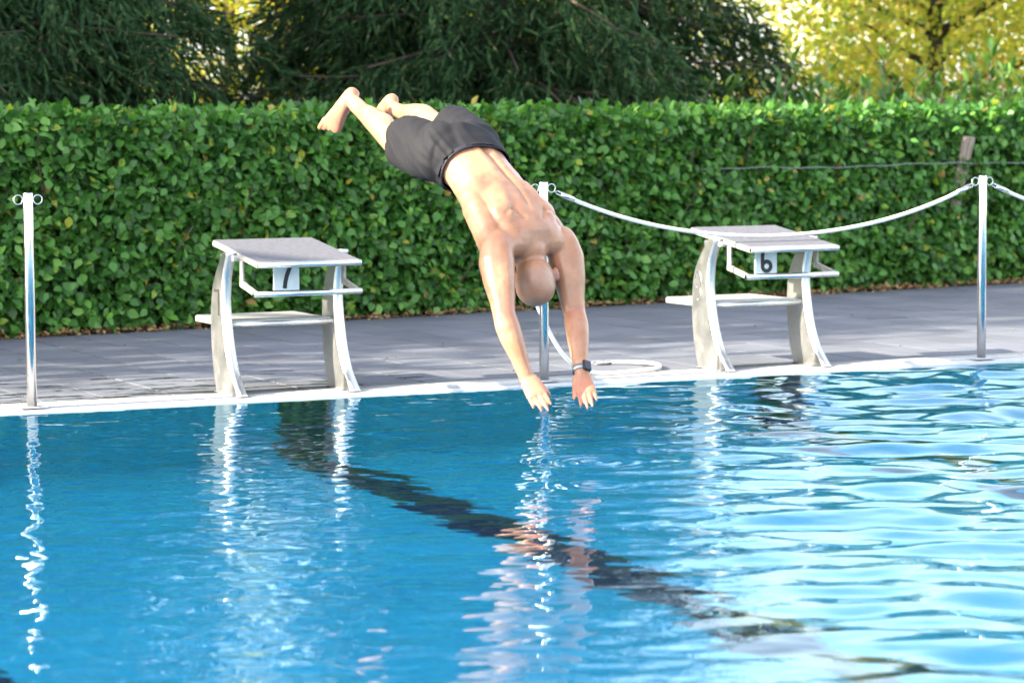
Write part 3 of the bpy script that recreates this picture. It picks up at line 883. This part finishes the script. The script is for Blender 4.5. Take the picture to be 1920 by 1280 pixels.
#@@PERSON
# ------------------------------------------------------------------ the diving swimmer
def A3(*v): return np.array(v, float)
def nrm3(v): return v/np.linalg.norm(v)
class Body:
    """collects closed shapes that a voxel remesh fuses into one skin"""
    def __init__(s): s.V, s.F = [], []
    def loft(s, rings, lat, n=28, groove=0.0):
        """rings: (centre, half width, half depth); lat: side vector, dorsal side = lat x tangent"""
        C = [np.asarray(r[0], float) for r in rings]; k0 = len(s.V); m = len(C)
        for i, r in enumerate(rings):
            t = nrm3(C[min(i+1, m-1)] - C[max(i-1, 0)])
            la = np.asarray(r[3] if len(r) > 3 else lat, float); la = nrm3(la - t*la.dot(t)); dn = np.cross(la, t)
            for j in range(n):
                a = 2*math.pi*j/n; ca, sa = math.cos(a), math.sin(a)
                q = 1.0
                if groove and sa > 0:
                    x_ = ca*r[1]
                    q = 1 - groove*math.exp(-(x_/.020)**2) + groove*.45*math.exp(-((abs(x_)-.045)/.025)**2)
                e = .86
                s.V.append(C[i] + la*r[1]*math.copysign(abs(ca)**e, ca) + dn*r[2]*q*math.copysign(abs(sa)**e, sa))
        for i in range(m-1):
            for j in range(n):
                s.F.append((k0+i*n+j, k0+i*n+(j+1) % n, k0+(i+1)*n+(j+1) % n, k0+(i+1)*n+j))
        s.V += [C[0], C[-1]]
        for j in range(n):
            s.F.append((k0+m*n, k0+(j+1) % n, k0+j)); s.F.append((k0+m*n+1, k0+(m-1)*n+j, k0+(m-1)*n+(j+1) % n))
    def chain(s, pts, rad, n=14):
        """round limb through points, rounded ends"""
        pts = [np.asarray(p, float) for p in pts]
        R_ = []
        d0 = nrm3(pts[0]-pts[1]); d1 = nrm3(pts[-1]-pts[-2])
        R_ += [(pts[0]+d0*rad[0]*.9, rad[0]*.35, rad[0]*.35), (pts[0]+d0*rad[0]*.55, rad[0]*.8, rad[0]*.8)]
        R_ += [(p, r, r) for p, r in zip(pts, rad)]
        R_ += [(pts[-1]+d1*rad[-1]*.55, rad[-1]*.8, rad[-1]*.8), (pts[-1]+d1*rad[-1]*.9, rad[-1]*.35, rad[-1]*.35)]
        t = pts[-1]-pts[0]; lat = np.cross(t, [.31, .77, .55])
        s.loft(R_, lat, n)
    def blob(s, c, ax, n=14):
        """ellipsoid; ax: three half-axis vectors"""
        k0 = len(s.V); c = np.asarray(c, float); ax = [np.asarray(a, float) for a in ax]
        for i in range(n+1):
            th = math.pi*i/n
            for j in range(2*n):
                ph = math.pi*j/n
                s.V.append(c + ax[0]*math.sin(th)*math.cos(ph) + ax[1]*math.sin(th)*math.sin(ph) + ax[2]*math.cos(th))
        for i in range(n):
            for j in range(2*n):
                a, b, c_, d = k0+i*2*n+j, k0+i*2*n+(j+1) % (2*n), k0+(i+1)*2*n+(j+1) % (2*n), k0+(i+1)*2*n+j
                if i == 0: s.F.append((a, c_, d))
                elif i == n-1: s.F.append((a, b, d))
                else: s.F.append((a, b, c_, d))
    def fuse(s, name, voxel, smooth):
        me = bpy.data.meshes.new(name); me.from_pydata([tuple(v) for v in s.V], [], s.F); me.update()
        bm = bmesh.new(); bm.from_mesh(me)
        bm.to_mesh(me); bm.free()
        o = link(name, me)
        m1 = o.modifiers.new('r', 'REMESH'); m1.mode = 'VOXEL'; m1.voxel_size = voxel; m1.use_smooth_shade = True
        m2 = o.modifiers.new('s', 'SMOOTH'); m2.factor = .5; m2.iterations = smooth
        bpy.context.view_layer.update()
        dg = bpy.context.evaluated_depsgraph_get()
        out = bpy.data.meshes.new_from_object(o.evaluated_get(dg))
        out.name = name
        bpy.data.objects.remove(o); 
        return out

# joints
hip, waist, mid, shc = A3(1.20, -1.882, 1.112), A3(1.225, -2.002, 1.042), A3(1.265, -2.149, .905), A3(1.30, -2.264, .783)
neck, headc, crown = A3(1.312, -2.285, .712), A3(1.32, -2.299, .640), A3(1.323, -2.318, .545)
hipR, kneeR, ankR = A3(1.112, -1.945, 1.105), A3(1.088, -1.497, 1.158), A3(1.083, -1.083, 1.318)
hipL, kneeL, ankL = A3(1.288, -1.835, 1.135), A3(1.298, -1.435, 1.222), A3(1.288, -1.020, 1.292)
shR, elR, wrR, tipR = A3(1.135, -2.358, .765), A3(1.112, -2.468, .525), A3(1.18, -2.507, .295), A3(1.215, -2.611, .165)
shL, elL, wrL, tipL = A3(1.472, -2.238, .768), A3(1.485, -2.31, .505), A3(1.44, -2.456, .290), A3(1.42, -2.583, .144)
RT = nrm3(A3(-.94, -.34, 0))            # towards his right
B = Body()
lerp = lambda a, b, t: a+(b-a)*t
seat = hip + A3(0, .10, .012)
# torso (side vector towards his left so that side x tangent points out of the back)
LT = -RT
B.loft([(seat+A3(0, .03, 0), .09, .05), (seat, .145, .088), (hip, .163, .108), (lerp(hip, waist, .55), .155, .102), (waist, .144, .094), (lerp(waist, mid, .5), .150, .100),
        (mid, .172, .112), (lerp(mid, shc, .55), .174, .108), (shc, .164, .096), (lerp(shc, neck, .55), .095, .070), (neck, .058, .058)], -RT, 40, .17)
def dorsal(a, b):
    t = nrm3(b-a); la = nrm3(LT - t*LT.dot(t)); return np.cross(la, t)
dT = dorsal(waist, shc)
if dT[2] < 0: dT = -dT
ax_ = nrm3(shc-waist)
for s_ in (1, -1):
    side = RT*s_
    sh = shR if s_ > 0 else shL; el = elR if s_ > 0 else elL
    # shoulder blade, deltoid, lat, glute
    B.blob(lerp(mid, shc, .50)+side*.098+dT*.066, [side*.060, ax_*.078, dT*.034])
    B.blob(lerp(mid, shc, .92)+side*.080+dT*.030, [side*.085, ax_*.075, dT*.060])
    B.blob(lerp(sh, el, .06)+side*(-.004)-ax_*.012, [side*.066, nrm3(el-sh)*.080, np.cross(side, nrm3(el-sh))*.066])
    B.chain([lerp(waist, mid, .55)+side*.112+dT*.0, mid+side*.150+dT*.005, lerp(mid, shc, .7)+side*.165+dT*.0, lerp(sh, el, .18)], [.045, .055, .056, .052])
    B.chain([lerp(shc, neck, .25)+side*.03+dT*.02, lerp(shc, sh, .6)+dT*.012, sh], [.050, .052, .050])
    B.blob(hip+side*.078+A3(0, .035, .045), [side*.082, A3(0, .105, -.01), A3(0, .02, .075)])
# arms
def arm(sh, el, wr, side, out):
    B.chain([sh, lerp(sh, el, .22)+out*.008, lerp(sh, el, .5)+out*.006, lerp(sh, el, .8), el], [.062, .069, .062, .049, .043])
    B.chain([el, lerp(el, wr, .2)+out*.004, lerp(el, wr, .4)+out*.004, lerp(el, wr, .7), wr], [.043, .047, .0445, .0345, .0278])
arm(shR, elR, wrR, 1, RT)
arm(shL, elL, wrL, -1, -RT)
# hands: back of the hand to the camera, thumbs inwards
CR = A3(rgt2.x, rgt2.y, rgt2.z); TC = -A3(fwd.x, fwd.y, fwd.z)
def hand(wr, tip, s_):
    d = nrm3(tip-wr); la = CR*s_; la = nrm3(la - d*la.dot(d)); bk = np.cross(d, la)
    if bk.dot(TC) < 0: bk = -bk
    d = nrm3(d); L_ = .183
    B.loft([(wr-d*.012, .027, .022), (wr+d*.012, .028, .020), (wr+d*.045, .036, .0165), (wr+d*.082, .0405, .0145), (wr+d*.098, .038, .011)], la, 20)
    for i, (u, ln, sp, cv) in enumerate(((.0310, .070, .015, .10), (.0105, .080, .003, .06), (-.0105, .075, -.010, .08), (-.0305, .058, -.03, .14))):
        b0 = wr+d*(.086 - .006*abs(i-1.2)) + la*u
        dr = nrm3(d + la*sp); rad = .0084 if i < 3 else .0075
        p1 = b0+dr*ln*.45 - bk*cv*.010; p2 = b0+dr*ln*.75 - bk*(cv*.03+.001); p3 = b0+dr*ln - bk*(cv*.05+.003)
        B.chain([b0, p1, p2, p3], [rad*1.05, rad, rad*.93, rad*.78], 10)
    t0 = wr+d*.024+la*.026; td = nrm3(d*.90+la*.30 - bk*.25)
    B.chain([t0-td*.004, t0+td*.034, t0+td*.060+d*.003, t0+td*.074+d*.012], [.0135, .0112, .0098, .0078], 10)
hand(wrR, tipR, 1); hand(wrL, tipL, -1)
# legs
def leg(h, k, a, side):
    up = A3(0, -.25, 1.0)
    B.chain([lerp(h, k, .14), lerp(h, k, .3), lerp(h, k, .65), lerp(h, k, .9), k], [.080, .080, .068, .056, .053])
    B.chain([k, lerp(k, a, .15)+up*.006, lerp(k, a, .32)+up*.014, lerp(k, a, .55)+up*.008, lerp(k, a, .8), a], [.052, .053, .055, .046, .034, .0325])
leg(hipR, kneeR, ankR, 1); leg(hipL, kneeL, ankL, -1)
def foot(a, toe_dir, lat):
    d = nrm3(toe_dir); lat = nrm3(lat - d*lat.dot(d)); so = np.cross(lat, d)        # so: out of the sole
    heel = a + A3(0, .032, .036)
    if so.dot(heel-a) < 0: so = -so
    B.loft([(heel-d*.030, .012, .012), (heel-d*.022, .026, .026), (heel, .032, .032), (heel+d*.05-so*.010, .033, .034), (heel+d*.10-so*.012, .037, .027), (heel+d*.150-so*.006, .045, .020), (heel+d*.182-so*.004, .043, .014), (heel+d*.192-so*.004, .036, .010)], lat, 22)
    B.blob(a+(heel-a)*.25+lat*.028, [lat*.014, d*.016, so*.016]); B.blob(a+(heel-a)*.25-lat*.028, [lat*.014, d*.016, so*.016])
    for i in range(5):
        u = .040-.0205*i; ln = (.056, .054, .048, .041, .033)[i]; r_ = (.0118, .0078, .0074, .0070, .0068)[i]
        b0 = heel+d*(.172-.007*i)+lat*u-so*.003
        B.chain([b0, b0+d*ln*.55-so*.003, b0+d*ln+so*.004], [r_, r_*.9, r_*.92], 10)
FW = A3(fwd.x, fwd.y, fwd.z); UP3 = A3(upv2.x, upv2.y, upv2.z)
dR = nrm3(-.112*CR-.151*UP3+.12*FW); foot(ankR, dR, np.cross(dR, TC+UP3*.25))
dL = nrm3(-.080*CR-.11*UP3+.20*FW); foot(ankL, dL, np.cross(dL, TC+UP3*.3))
# neck and head: the crown points down at the water, the face looks back under the arms
B.chain([lerp(shc, neck, .5)+dT*.012, neck, lerp(neck, headc, .75)], [.066, .060, .062])
hu = nrm3(crown-headc); HL = CR*.9+LT*.1; hl = nrm3(HL - hu*HL.dot(hu)); hb = np.cross(hl, hu)
if hb.dot(TC) < 0: hb = -hb                                       # hb: out of the back of the head
hf = -hb
B.blob(headc+hu*.010+hb*.014, [hl*.0765, hu*.098, hb*.094], 20)   # skull
B.blob(headc+hu*.032+hb*.012, [hl*.0765, hu*.075, hb*.092], 18)
B.blob(headc-hu*.045+hf*.045, [hl*.058, hu*.070, hf*.058], 14)     # face and jaw
B.blob(headc-hu*.100+hf*.070, [hl*.030, hu*.022, hf*.026], 10)     # chin
B.chain([headc-hu*.000+hf*.092, headc-hu*.028+hf*.106, headc-hu*.042+hf*.110], [.010, .012, .014], 10)   # nose
for s_ in (1, -1):
    B.blob(headc+hf*.078+hl*s_*.030+hu*.012, [hl*.026, hu*.009, hf*.014], 8)         # brow
    B.blob(headc+hf*.082-hu*.003+hl*s_*.031, [hl*.0135, hu*.0115, hf*.012], 8)       # eye
    e = headc - hu*.012 + hf*.004 + hl*s_*.0775
    B.blob(e+hl*s_*.006, [hl*s_*.0085+hb*.004, hu*.031, hf*.017], 10)                 # ear
    B.chain([e+hl*s_*.013+hb*.013+hu*(-.016), e+hl*s_*.016+hb*.017+hu*.004, e+hl*s_*.014+hb*.010+hu*.024, e+hl*s_*.010-hb*.008+hu*.026], [.005, .0058, .0058, .005], 8)
for dv in (-.006, .006): B.blob(headc-hu*(.066+dv)+hf*.094, [hl*.022, hu*.006, hf*.009], 8)    # lips

def skin_mat():
    m, nt, N, L, Bs = newmat('skin')
    tc = N.new('ShaderNodeTexCoord')
    n = noise_n(N, L, tc.outputs['Object'], 13.0, 6, .68)
    c = ramp(N, L, n.outputs['Fac'], [(.28, (.31, .132, .070)), (.72, (.45, .235, .138))])
    n3 = noise_n(N, L, tc.outputs['Object'], 95.0, 2, .5)
    fr = N.new('ShaderNodeMapRange'); fr.inputs[1].default_value = .70; fr.inputs[2].default_value = .78
    L.new(n3.outputs['Fac'], fr.inputs[0])
    mx = N.new('ShaderNodeMix'); mx.data_type = 'RGBA'; mx.inputs[7].default_value = (.26, .12, .08, 1)
    L.new(fr.outputs[0], mx.inputs[0]); L.new(c, mx.inputs[6])
    at = N.new('ShaderNodeAttribute'); at.attribute_name = 'tone'
    sp = N.new('ShaderNodeSeparateXYZ'); L.new(at.outputs['Vector'], sp.inputs[0])
    m2 = N.new('ShaderNodeMix'); m2.data_type = 'RGBA'; m2.inputs[7].default_value = (.50, .16, .11, 1)
    k2 = N.new('ShaderNodeMath'); k2.operation = 'MULTIPLY'; k2.inputs[1].default_value = .55
    L.new(sp.outputs[0], k2.inputs[0]); L.new(k2.outputs[0], m2.inputs[0]); L.new(mx.outputs[2], m2.inputs[6])
    m3 = N.new('ShaderNodeMix'); m3.data_type = 'RGBA'; m3.inputs[7].default_value = (.27, .20, .17, 1)
    k3 = N.new('ShaderNodeMath'); k3.operation = 'MULTIPLY'; k3.inputs[1].default_value = .3
    L.new(sp.outputs[1], k3.inputs[0]); L.new(k3.outputs[0], m3.inputs[0]); L.new(m2.outputs[2], m3.inputs[6])
    L.new(m3.outputs[2], Bs.inputs['Base Color'])
    Bs.inputs['Roughness'].default_value = .36
    Bs.inputs['Subsurface Weight'].default_value = .2
    Bs.inputs['Subsurface Radius'].default_value = (1.0, .35, .18)
    Bs.inputs['Subsurface Scale'].default_value = .012
    n2 = noise_n(N, L, tc.outputs['Object'], 330.0, 2, .5)
    bump(N, L, Bs, n2.outputs['Fac'], .25, .0012)
    M['skin'] = m
skin_mat()
body_me = B.fuse('person', .0046, 13)
nv = len(body_me.vertices)
co = np.empty(nv*3, np.float32); body_me.vertices.foreach_get('co', co); co = co.reshape(-1, 3).astype(float)
no = np.empty(nv*3, np.float32); body_me.vertices.foreach_get('normal', no); no = no.reshape(-1, 3).astype(float)
ct = waist + np.clip(((co-waist)@ax_)[:, None], -.2, .40)*ax_            # point on the back's centre line
vv = (co-waist)@ax_; rt_ = nrm3(RT - ax_*RT.dot(ax_)); uu = (co-ct)@rt_; up_ = (co-ct)@dT
cl = lambda x_: np.clip(x_, 0, 1)
bk_ = cl((no@dT-.05)/.3)*cl((up_-.01)/.03)*cl((.21-np.abs(uu))/.04)*cl((vv+.15)/.05)*cl((.40-vv)/.06)
def seg(u0, v0, u1, v1, w):
    d_ = np.array([u1-u0, v1-v0]); q_ = np.stack([np.abs(uu)-u0, vv-v0], -1)
    t_ = np.clip((q_@d_)/d_.dot(d_), 0, 1); e_ = q_-t_[:, None]*d_
    return np.exp(-((e_**2).sum(1))/w**2)
disp = -.0075*np.exp(-(uu/.013)**2)*np.clip((vv+.12)/.08, 0, 1)*np.clip((.32-vv)/.06, 0, 1)     # furrow along the spine
disp += .0045*seg(.034, -.10, .040, .16, .020)                          # long back muscles
disp += .0075*seg(.075, .17, .098, .31, .022) - .006*seg(.105, .13, .150, .20, .020)           # blade edge, hollow below it
disp -= .007*seg(.050, .345, .085, .300, .010) + .006*seg(.085, .300, .125, .318, .010)        # creases by the neck
disp += .005*seg(.120, .24, .150, .28, .026) - .004*seg(.125, .02, .155, .12, .018)
disp = bk_*disp + (.0008*np.array([noise.noise((c_[0]*38, c_[1]*38, c_[2]*38)) for c_ in co]))
rel = co-headc; hback = np.clip((rel@hb)/.03, 0, 1)*(np.abs(rel@hl) < .075)
for h_, w_ in ((-.050, .004), (-.068, .004), (-.083, .004)):
    disp = disp - .0014*np.exp(-((rel@hu-h_-.10*(rel@hl)**2/.05)/w_)**2)*hback*(np.linalg.norm(rel, axis=1) < .14)
co2 = co + no*disp[:, None]
body_me.vertices.foreach_set('co', co2.astype(np.float32).ravel()); body_me.update()
flush = np.zeros(nv)
for c_, r_ in ((wrR+nrm3(tipR-wrR)*.12, .085), (wrL+nrm3(tipL-wrL)*.12, .085), (elR, .05), (elL, .05), (headc-hu*.012+hl*.085, .032), (headc-hu*.012-hl*.085, .032), (ankR+dR*.16, .10), (ankL+dL*.16, .10), (ankR, .045)):
    flush = np.maximum(flush, np.exp(-(((co-c_)**2).sum(1))/r_**2))
rel = co-headc
stub = np.clip((.105-np.abs(np.linalg.norm(rel-hb*.01, axis=1)-.02))/.02, 0, 1)*np.clip((rel@hb+.055)/.03, 0, 1)*np.clip((.062-rel@hu)/.03, 0, 1)*np.clip((rel@hu+.045)/.02, 0, 1)
at = body_me.attributes.new('tone', 'FLOAT_VECTOR', 'POINT')
at.data.foreach_set('vector', np.stack([flush, stub, flush*0], -1).astype(np.float32).ravel())
body_me.materials.clear(); body_me.materials.append(M['skin'])
person = link('person', body_me)
tag(person, 'bald shirtless person in dark swim shorts diving head first over the pool', 'person')

# swim shorts: own cloth surface round pelvis and thighs, open at the waist and both hems
def fabric():
    m, nt, N, L, Bs = newmat('shorts_cloth')
    tc = N.new('ShaderNodeTexCoord')
    n = noise_n(N, L, tc.outputs['Object'], 420.0, 2, .5)
    n1 = noise_n(N, L, tc.outputs['Object'], 5.0, 3, .5)
    L.new(ramp(N, L, n1.outputs['Fac'], [(.3, (.010, .0102, .013)), (.7, (.015, .015, .0175))]), Bs.inputs['Base Color'])
    Bs.inputs['Roughness'].default_value = .8
    Bs.inputs['Specular IOR Level'].default_value = .2
    bump(N, L, Bs, n.outputs['Fac'], .2, .001)
    M['shorts_cloth'] = m
fabric()
simple('waistband', (.007, .008, .016), .7, 0, 200, .3)
simple('band_print', (.62, .63, .68), .6)
S = Body()
up = A3(0, -.15, 1)
wl = lerp(hip, waist, .72)                      # line of the waistband
wt = nrm3(waist-hip)
S.loft([(seat+A3(0, .045, 0), .10, .06), (seat, .160, .105), (hip, .180, .126), (lerp(hip, waist, .4), .170, .116), (wl, .160, .1075), (wl+wt*.03, .158, .106)], -RT, 40)
for s_ in (1, -1):
    side = RT*s_
    S.blob(hip+side*.095+wt*.02, [side*.085, wt*.09, np.cross(side, wt)*.105])
    S.blob(hip+side*.080+A3(0, .04, .050), [side*.088, A3(0, .110, -.01), A3(0, .02, .082)])
hemR = lerp(hipR, kneeR, .76); hemL = lerp(hipL, kneeL, .58)
def short_leg(h, hem, k, lean):
    dr = nrm3(k-h)
    S.loft([(h-dr*.03, .085, .08), (h, .102, .10), (lerp(h, hem, .4), .102, .104), (lerp(h, hem, .75)+up*.010, .094, .106), (hem+up*.014, .090, .104), (hem+dr*.03+up*.015, .089, .103)], -RT, 32)
    return dr
drR = short_leg(hipR, hemR, kneeR, 0); drL = short_leg(hipL, hemL, kneeL, 0)
sm_ = S.fuse('swim_shorts', .007, 4)
bm = bmesh.new(); bm.from_mesh(sm_)
kill = []
for v in bm.verts:
    p_ = np.array(v.co)
    if (p_-wl).dot(wt) > .016 or ((p_-hemR).dot(drR) > .012 and (p_-hemR)[1] > -.2 and np.linalg.norm(p_-hemR) < .2 and (p_-(hemR+hemL)/2).dot(RT) > 0) \
       or ((p_-hemL).dot(drL) > .012 and np.linalg.norm(p_-hemL) < .2 and (p_-(hemR+hemL)/2).dot(RT) <= 0):
        kill.append(v)
bmesh.ops.delete(bm, geom=kill, context='VERTS')
bm.normal_update()
# folds: cloth pulled from crotch and waist across hip and thigh
for v in bm.verts:
    p_ = np.array(v.co)
    q = p_-hip
    u_ = q.dot(nrm3(A3(.35, -.6, .7))); w_ = q.dot(nrm3(A3(.8, .5, .25)))
    f = (.35-abs(noise.noise((u_*17, w_*5, q[2]*4)))) * .030 + (.3-abs(noise.noise((u_*38, w_*9, 3.0))))*.014
    env = .45 + .9*math.exp(-(np.linalg.norm(p_-lerp(hipR, wl, .45)-RT*.05)/.11)**2)
    v.co += v.normal*(f*env)
bm.to_mesh(sm_); bm.free()
sm_.materials.clear(); sm_.materials.append(M['shorts_cloth'])
for f in sm_.polygons: f.use_smooth = True
shorts = link('swim_shorts', sm_, person)
shorts['label'] = 'dark charcoal knee length swim shorts'
md = shorts.modifiers.new('thickness', 'SOLIDIFY'); md.thickness = .0022; md.offset = 1
# waistband: a band standing just outside the cloth edge, with a pale woven print
def band(a0, a1, z0, z1, off, n=64):
    la = nrm3(LT - wt*LT.dot(wt)); dn = np.cross(la, wt)
    V, F = [], []
    for j in range(n+1):
        a = a0+(a1-a0)*j/n; ca, sa = math.cos(a), math.sin(a)
        r = la*(.160+off)*math.copysign(abs(ca)**.86, ca) + dn*(.1075+off)*math.copysign(abs(sa)**.86, sa)
        rin = r*(1-.004/np.linalg.norm(r))
        for zz, q in ((z0, r), (z1, r), (z1, rin), (z0, rin)): V.append(wl+wt*zz+q)
    for j in range(n):
        for k in range(4): F.append((4*j+k, 4*j+4+k, 4*j+4+(k+1) % 4, 4*j+(k+1) % 4))
    return np.array(V), np.array(F)
V, F = band(0, 2*math.pi, .002, .022, .0025)
wb = link('waistband', mesh_np('waistband', V, F, M['waistband'], True), shorts)
V, F = [], []; k = 0
for a0, cnt_ in ((1.02, 7), (2.02, 4)):
    for i in range(cnt_):
        w = .012+.010*((i*7) % 3)/3
        v_, f_ = band(a0+i*.034, a0+i*.034+w, .008, .0165, .0042, 2)
        V.append(v_); F.append(f_+k); k += len(v_)
link('band_print', mesh_np('band_print', np.concatenate(V), np.concatenate(F), M['band_print']), wb)['kind'] = 'stuff'

# wrist watch on the left wrist
simple('watch_strap', (.33, .32, .32), .4, .7, 300, .2)
simple('watch_case', (.05, .05, .055), .25, .8)
simple('watch_glass', (.012, .016, .035), .08)
wd = nrm3(tipL-wrL); fd = nrm3(wrL-elL); wpos = wrL-fd*.012
watch = empty('wrist_watch', tuple(wpos)); watch.parent = person
la = nrm3(CR - fd*CR.dot(fd)); bk = np.cross(fd, la)
if bk.dot(TC) < 0: bk = -bk
V, F = [], []
n = 36
for j in range(n):
    a = 2*math.pi*j/n; r = la*.0315*math.cos(a)+bk*.0295*math.sin(a); r2 = r*1.10
    for q, zz in ((r, -.010), (r2, -.010), (r2, .010), (r, .010)): V.append(q+fd*zz)
for j in range(n):
    for k in range(4): F.append((4*j+k, 4*((j+1) % n)+k, 4*((j+1) % n)+(k+1) % 4, 4*j+(k+1) % 4))
link('strap', mesh_np('strap', V, F, M['watch_strap']), watch)
fn = nrm3(la*.62+bk*.78); fl = nrm3(np.cross(fn, fd))
b = MB(); b.box(-.0185, .0185, -.021, .021, -.004, .0075, .004, 3)
o = b.build('case', M['watch_case'], watch)
mt = Matrix((Vector(fl), Vector(fd), Vector(fn))).transposed().to_4x4(); mt.translation = Vector(fn*.034)
o.matrix_basis = mt
b = MB(); b.box(-.0155, .0155, -.0178, .0178, .0074, .0086, .0005, 1)
b.build('glass', M['watch_glass'], o)
